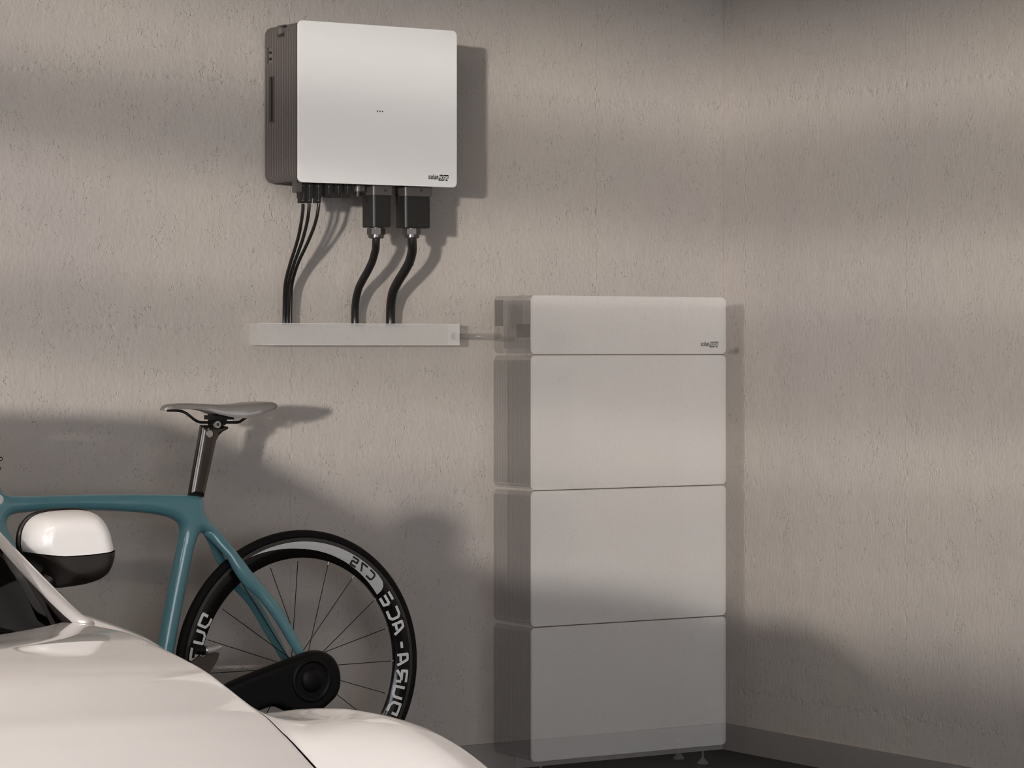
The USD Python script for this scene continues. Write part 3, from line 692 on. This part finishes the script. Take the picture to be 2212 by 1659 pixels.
for s in (-1, 1):
    part(sad, 'saddle_rail', tube(spline([on_y(px, py, YB + s * .022 * min(1, .35 + i / 5)) for i, (px, py) in enumerate(RP)], 60), .0033, 10), 'satin_black')
# chain case, chain and the little clamp beside the hood
case = [(468, 1500), (478, 1484), (495, 1473), (520, 1462), (560, 1446), (600, 1431), (640, 1415.5), (668, 1405), (690, 1404), (712, 1413), (726, 1432), (732, 1455), (732, 1480), (724, 1503), (708, 1519), (692, 1533), (660, 1545), (625, 1540), (607, 1533), (588, 1524), (562, 1533), (535, 1545), (505, 1560), (480, 1545)]
YC = YB - .085
cs = part(bike, 'chain_case', inflate(Polygon(chaikin(xz(case, YC), 2)), YC, .022, .013, .004, 5), 'satin_black', True, label='black moulded case over the rear hub')
q = on_y(674, 1470, YC - .022)
part(cs, 'case_boss', lathe_y([(.0001, YC - .031), (.018, YC - .031), (.026, YC - .0275), (.029, YC - .0245), (.0285, YC - .021), (.0001, YC - .021)], (q[0], q[2]), 48, False), 'satin_black', 50)
part(cs, 'case_rim', lathe_y([(.040, YC - .0195), (.044, YC - .024), (.049, YC - .0255), (.053, YC - .0235), (.056, YC - .0195)], (q[0], q[2]), 56, False), 'satin_black', 50)
q = on_y(505, 1477, YC); 
links = []
ch0, ch1 = on_y(424, 1442.5, YB - .045), on_y(600, 1439, YB - .045)
L = np.linalg.norm(ch1 - ch0); n = int(L / .0127); d = (ch1 - ch0) / L
for i in range(n):
    p = ch0 + d * .0127 * i; yy = YB - .045
    pl = unary_union([Point(0, 0).buffer(.0042, quad_segs=4), Point(.0127, 0).buffer(.0042, quad_segs=4), sbox(0, -.0024, .0127, .0024)]).difference(Point(0, 0).buffer(.0016, quad_segs=3)).difference(Point(.0127, 0).buffer(.0016, quad_segs=3))
    pl = affinity.translate(pl, p[0], p[2])
    o = .0026 if i % 2 else .0036
    for s in (-1, 1): links.append(ext_y(pl, yy + s * o - .0005, yy + s * o + .0005))
part(bike, 'chain', cat_(links), 'steel', False, label='steel roller chain', kind='stuff')
YK = YB - .07
plate = Polygon(xz([(432, 1416), (452, 1409), (471, 1411), (468, 1424), (440, 1470), (432, 1480), (380, 1462), (392, 1450)], YK))
br = part(bike, 'clamp_plate', ext_y(plate.buffer(.0015), YK - .004, YK + .004), 'bracket_brown', 30, label='brown-grey metal bracket plate')
q = on_y(433, 1405, YK - .006)
part(br, 'clamp_barrel', tube([(q[0] - .014, q[1] - .002, q[2] + .002), (q[0] + .012, q[1] - .006, q[2])], .0105, 20), 'satin_black')
part(br, 'barrel_ring', tube([(q[0] + .010, q[1] - .005, q[2]), (q[0] + .015, q[1] - .007, q[2])], .0112, 20), 'screw_metal')
part(br, 'lever', tube(spline([(*on_y(px, py, YK - .012), r) for px, py, r in ((444, 1405, .008), (452, 1404.5, .0075), (464, 1402, .007), (473, 1398.5, .0055), (479, 1395.5, .002))], 24)[:, :3], spline([(*on_y(px, py, YK - .012), r) for px, py, r in ((444, 1405, .008), (452, 1404.5, .0075), (464, 1402, .007), (473, 1398.5, .0055), (479, 1395.5, .002))], 24)[:, 3], 14), 'lever_silver', label='curved silver quick-release lever')
q = on_y(437.5, 1411, YK - .006)
part(br, 'washer', lathe_y([(.0055, YK - .008), (.0085, YK - .008), (.0085, YK - .0035), (.0055, YK - .0035)], (q[0], q[2]), 24), 'screw_metal')
q = on_y(437, 1440, YK + .01); q2 = on_y(437, 1475, YK + .01)
part(br, 'support_arm', bx(q[0] - .005, q[0] + .003, YK + .004, YK + .016, q2[2], q[2] + .012), 'satin_black', False)

# ------------------------------------------------------------------ the car: u runs to its nose (-y), v from its far side to its near side (-x)
CA = CAM + ray(165, 1345) * 5.0
VC = .56                                      # centre line
def cp(u, v, z): return np.array([CA[0] - v, CA[1] - u, z])
from scipy.interpolate import PchipInterpolator as PI
car = thing('car', 'small white sports car parked nose out in front of the bicycle', 'car', (CA[0] - VC, CA[1], 0))
# far hood edge and far fender crest, read off at their own distance
hood_px = [(265, 1364), (340, 1398), (400, 1428), (440, 1451), (480, 1480), (520, 1510), (545, 1528), (570, 1546), (600, 1575), (620, 1594), (650, 1626), (680, 1659)]
def ve(u): s = min(1, max(0, (u + .02) / .75)); return .012 + .088 * s * s * (3 - 2 * s)     # plan of the hood's edge
he = []
for p in hood_px:
    v = .08
    for _ in range(30):
        q = on_x(*p, CA[0] - v); v = .5 * v + .5 * ve(CA[1] - q[1])
    he.append((CA[1] - q[1], q[2]))
he = [(-.02, .646), (.12, .6505)] + he + [(1.10, .497), (1.18, .452), (1.26, .39), (1.31, .32)]
hz = PI([p[0] for p in he], [p[1] for p in he])
fen_px = [(590, 1538), (640, 1532), (700, 1529), (760, 1532), (810, 1541), (870, 1561), (920, 1588), (970, 1624), (1010, 1659)]
fe = [(CA[1] - q[1], q[2]) for q in (on_x(*p, CA[0] + .05) for p in fen_px)]
fe = [(-.10, .650), (-.033, .645), (.08, .635), (.22, .603), (.38, .565), (.52, .540)] + fe + [(1.27, .505), (1.33, .455), (1.37, .39), (1.39, .31)]
fz = PI([p[0] for p in fe], [p[1] for p in fe])
def cowl(v): w = abs(v - VC) / (VC - .01); return .34 * (1 - w ** 2.0)                     # plan of the windscreen's foot
def hood_pt(s, w):                            # s 0..1 from cowl to nose, w 0..1 across
    v_raw = -1 + 2 * w
    ue = -.02 + s * 1.33
    e = ve(ue); v = e + w * (2 * VC - 2 * e)
    cr = (1 - abs(v_raw) ** 2.4)
    u = ue + cowl(v) * (1 - s) * (1 - s) + .03 * s * cr
    z = hz(ue) + cr * (.008 * (1 - s) + .035 * s * s)
    rim_ = min(w, 1 - w) * (2 * VC)
    z -= .004 * max(0, 1 - rim_ / .006) ** 2
    return cp(u, v, float(z))
ww = np.r_[0, .002, .005, np.linspace(.012, .5, 30)]; ww = np.r_[ww, (1 - ww[:-1])[::-1]]
hood = part(car, 'hood', grid(hood_pt, np.linspace(0, 1, 70), ww, thick=(0, 0, -.012)), 'car_paint', 40, label='smooth white hood')
def side(sgn):                                # +1: the far flank, -1: the near one
    return (lambda v: v) if sgn > 0 else (lambda v: 2 * VC - v)
RU, FU, RW = -.92, .93, .245
for sgn in (1, -1):
    sv = side(sgn)
    def fen_pt(u, w):                         # w 0: hood edge, .45: crest, 1: sill
        gap = .0055
        e = ve(min(u, 1.31)) - gap
        zc_, zh = float(fz(u)), float(hz(min(max(u, -.02), 1.31)))
        zed = min(zh - .003, zh - .003)
        crest = -.05
        if w < .5:
            t = w / .5; v = e + (crest - e) * t
            k = t * t * (3 - 2 * t) if zc_ > zed else t
            k = 1 - (1 - t) ** 1.8 if zc_ > zed else 1 - (1 - t) ** 5
            z = zed + (zc_ - zed) * k - .012 * math.sin(math.pi * t) * min(1, max(0, (.98 - u) / .12))
        else:
            t = (w - .5) / .5
            prof = PI([0, .12, .3, .55, .8, 1], [0, .03, .10, .35, .68, 1]); wid_ = PI([0, .12, .3, .55, .8, 1], [0, .045, .075, .085, .08, .06])
            tap = 1 - .5 * max(0, (u - 1.05) / .34) ** 2
            z = zc_ - float(prof(t)) * (zc_ - .13); v = crest - float(wid_(t)) * tap
        return cp(u, sv(v), z)
    m = grid(fen_pt, np.r_[np.linspace(-.09, 1.39, 80)], np.r_[0, .01, .03, np.linspace(.06, 1, 40)], flip=sgn > 0)
    cen = m.triangles_center; uu = CA[1] - cen[:, 1]
    keep = ~((uu - FU) ** 2 + (cen[:, 2] - RW) ** 2 < .275 ** 2) | (m.triangles_center[:, 2] > .52)
    m.update_faces(keep)
    part(car, 'fender', m, 'car_paint', 50)
    # flank behind the fender
    def fl(u, w):
        top = float(np.interp(u, [-1.46, -1.40, -1.2, -.8, -.4, -.09], [.40, .56, .63, .655, .652, .6495]))
        prof = [0, .04, .14, .42, .75, 1]; wid_ = [.0, .04, .07, .08, .07, .05]
        tap = max(0, (-1.1 - u) / .36) ** 2 * .12
        return cp(u, sv(-.05 - np.interp(w, [0, .1, .3, .55, .8, 1], wid_) + tap), top - np.interp(w, [0, .1, .3, .55, .8, 1], prof) * (top - .13))
    m = grid(fl, np.linspace(-1.46, -.094, 60), np.linspace(0, 1, 24), flip=sgn > 0)
    cen = m.triangles_center; uu = CA[1] - cen[:, 1]
    m.update_faces(~((uu - RU) ** 2 + (cen[:, 2] - RW) ** 2 < .275 ** 2))
    part(car, 'flank', m, 'car_paint', 50)
    for u in (FU, RU):
        v0, v1 = sv(-.115), sv(.06)
        a, b = cp(u, v0, RW), cp(u, v1, RW)
        ty = part(car, 'tyre', cyl(a, b, RW, 48), 'tyre_rubber', 40)
        part(ty, 'wheel_rim', cyl(cp(u, sv(-.119), RW), cp(u, sv(-.08), RW), RW * .72, 32, RW * .66), 'wheel_alloy', 40)
        arc = [cp(u + .272 * math.cos(a_), sv(-.119 + .022 * max(0, math.sin(a_)) ** 3), RW + .272 * math.sin(a_)) for a_ in np.linspace(-.28, math.pi + .28, 40)]
        part(car, 'wheel_arch', tube(arc, .017, 12, up=(1, 0, 0)), 'car_paint', True)
    # pillars and roof rails
    P = spline([cp(u, sv(v), z) for u, v, z in ((-.78, .12, 1.008), (-1.0, .108, 1.005), (-1.2, .108, .96), (-1.34, .11, .88), (-1.42, .10, .74), (-1.46, .09, .55))], 40)
    part(car, 'roof_rail', tube(P, .020, 14, up=(0, 1, 0) if False else (1, 0, 0)), 'car_paint', True)
    path = [(.035, -.006, .640), (0.005, .004, .652), (-.17, .013, .718), (-.336, .022, .7865), (-.48, .045, .868), (-.62, .08, .952), (-.80, .12, 1.012)]
    P = spline([cp(u, sv(v), z) for u, v, z in path], 40)
    part(car, 'pillar', tube(P, .0125, 16, squash=(1.0, 1.25), up=(0, 0, 1)), 'bright_trim', True, label='pale bright windscreen pillar')
    P2 = spline([cp(u - .004, sv(v + .016), z - .006) for u, v, z in path], 40)
    part(car, 'pillar_seal', tube(P2, .0085, 12, up=(0, 0, 1)), 'car_trim_black', True)
# windscreen, frit band, side glass, roof, rear
def ws_pt(t, w, off=0.0):                     # t 0..1 up the screen, w 0..1 across
    vv = -1 + 2 * w
    e0, e1 = .024 + .10 * t, .024 + .10 * t
    v = e0 + w * (2 * VC - 2 * e0)
    u = -.012 - .70 * t + cowl(v) * (1 - .55 * t) * 1.02
    z = .640 + .375 * t - .012 * t * t + .012 * (1 - vv * vv) * (.3 + t)
    return cp(u - off, v, z - off * .6)
part(car, 'windscreen', grid(ws_pt, np.linspace(0, 1, 24), np.linspace(0, 1, 40), flip=True, thick=(0, .003, -.004)), 'tinted_glass', True, label='dark tinted windscreen')
part(car, 'windscreen_band', grid(lambda t, w: ws_pt(t * .12, w, .006), np.linspace(0, 1, 5), np.linspace(0, 1, 40), flip=True, thick=(0, .001, -.003)), 'car_trim_black', True, label='black band along the foot of the windscreen')
part(car, 'dashboard', grid(lambda t, w: cp(-.10 - .35 * t + cowl(.03 + w * (2 * VC - .06)) * .9, .03 + w * (2 * VC - .06), .632 + .01 * t), np.linspace(0, 1, 6), np.linspace(0, 1, 24), flip=True, thick=(0, 0, -.05)), 'interior_dark', True)
part(car, 'cabin_floor', bx(CA[0] - 2 * VC, CA[0], CA[1] - .2, CA[1] + 1.3, .18, .22), 'interior_dark', False)
def roof_pt(t, w):
    vv = -1 + 2 * w
    u = -.70 - .62 * t
    e = .115 - .02 * math.sin(t * math.pi)
    z = 1.003 + .026 * math.sin(t * math.pi * .9) - .10 * t * t + .03 * (1 - abs(vv) ** 2.2)
    return cp(u + .05 * (1 - vv * vv) * (1 - t), e + w * (2 * VC - 2 * e), z)
part(car, 'roof', grid(roof_pt, np.linspace(0, 1, 20), np.linspace(0, 1, 30), flip=True, thick=(0, 0, -.015)), 'car_paint', 50)
def rear_pt(t, w):
    a = roof_pt(1, w); vv = -1 + 2 * w
    b = cp(-1.47, .10 + w * (2 * VC - .2), .50)
    k = t ** 1.3
    return np.array([a[0] + (b[0] - a[0]) * t, a[1] + (b[1] - a[1]) * t, a[2] + (b[2] - a[2]) * k])
part(car, 'rear_window', grid(rear_pt, np.linspace(0, .6, 10), np.linspace(0.08, .92, 20), flip=True, thick=(0, 0, -.01)), 'tinted_glass', True)
part(car, 'rear_deck', grid(rear_pt, np.linspace(.6, 1, 8), np.linspace(0, 1, 20), flip=True, thick=(0, 0, -.02)), 'car_paint', 50)
part(car, 'rear_bumper', grid(lambda t, w: cp(-1.47 - .03 * math.sin(t * math.pi), .09 + w * (2 * VC - .18), .50 - .37 * t), np.linspace(0, 1, 8), np.linspace(0, 1, 20), thick=(0, -.03, 0)), 'car_paint', 50)
part(car, 'front_bumper', grid(lambda t, w: cp(1.31 + .075 * math.sin(t * math.pi * .6) + .05 * (1 - (2 * w - 1) ** 2) - .0, -.03 + w * (2 * VC + .06), .325 - .20 * t), np.linspace(0, 1, 8), np.linspace(0, 1, 30), thick=(0, .03, 0)), 'car_paint', 50)
part(car, 'engine_bay', bx(CA[0] - 2 * VC + .14, CA[0] - .14, CA[1] - 1.15, CA[1] - .1, .15, .44), 'interior_dark', False)
for sgn in (1, -1):
    sv = side(sgn)
    P = [cp(*q) for q in ((-.06, sv(.012), .655), (-.62, sv(.075), .89), (-.92, sv(.125), .93), (-1.25, sv(.115), .85), (-1.36, sv(.02), .64), (-.8, sv(-.03), .657))]
    V = np.array(P + [np.mean(P, 0)]); F = [[i, (i + 1) % 6, 6] for i in range(6)]
    part(car, 'side_window', trimesh.Trimesh(np.vstack([V, V + [sgn * -.004, 0, 0]]), F + [[c_ + 7, b_ + 7, a_ + 7] for a_, b_, c_ in F], process=False), 'tinted_glass', False)
    # headlamp on the fender's nose
    hp = cp(1.335, sv(-.03), .40)
    part(car, 'headlamp', (lambda s: (s.apply_scale([.06, .05, .065]), s.apply_translation(hp), s)[2])(trimesh.creation.icosphere(3, 1.0)), 'mirror_glass', True)
# far door mirror: white cap above, black housing below
um = -.31
Ym = CA[1] - um
outl = [(44, 1178), (47, 1150), (54, 1132), (72, 1113), (105, 1104), (140, 1101.5), (175, 1101), (195, 1105), (212, 1118), (224, 1140), (231, 1165), (235, 1188), (233, 1205), (225, 1230), (212, 1247), (190, 1258), (160, 1265), (125, 1269), (105, 1255), (75, 1225), (50, 1195)]
MP = Polygon(chaikin(xz(outl, Ym), 2)).buffer(0)
up_ = Polygon(xz([(30, 1080), (250, 1080), (250, 1181), (232, 1183), (200, 1189), (160, 1194), (110, 1197), (80, 1195), (52, 1192), (30, 1190)], Ym))
dn_ = Polygon(xz([(30, 1193), (52, 1193.5), (80, 1197), (110, 1199), (160, 1196), (200, 1191), (232, 1185), (250, 1183), (250, 1290), (30, 1290)], Ym))
mir = part(car, 'mirror_cap', inflate(MP, Ym, .05, .034, .0035, 9, front=.065, back=.012, region=up_), 'car_paint', True, label='white cap of the door mirror')
part(mir, 'mirror_housing', inflate(MP, Ym, .05, .030, .0035, 9, front=.068, back=.012, region=dn_), 'car_trim_satin', True, label='black lower half of the door mirror')
part(mir, 'mirror_rim', inflate(MP.buffer(.003), Ym + .016, .006, .006, .004, 4), 'car_trim_black', True)
part(mir, 'mirror_pane', ext_y(MP.buffer(-.006), Ym + .0215, Ym + .0235), 'mirror_glass', 30)
q = on_y(110, 1262, Ym)
part(mir, 'mirror_stalk', tube([(q[0], Ym - .01, q[2] + .02), (q[0] - .03, Ym, q[2] - .01), (q[0] - .075, Ym, q[2] - .03)], [.018, .015, .02], 14), 'car_trim_satin', True)
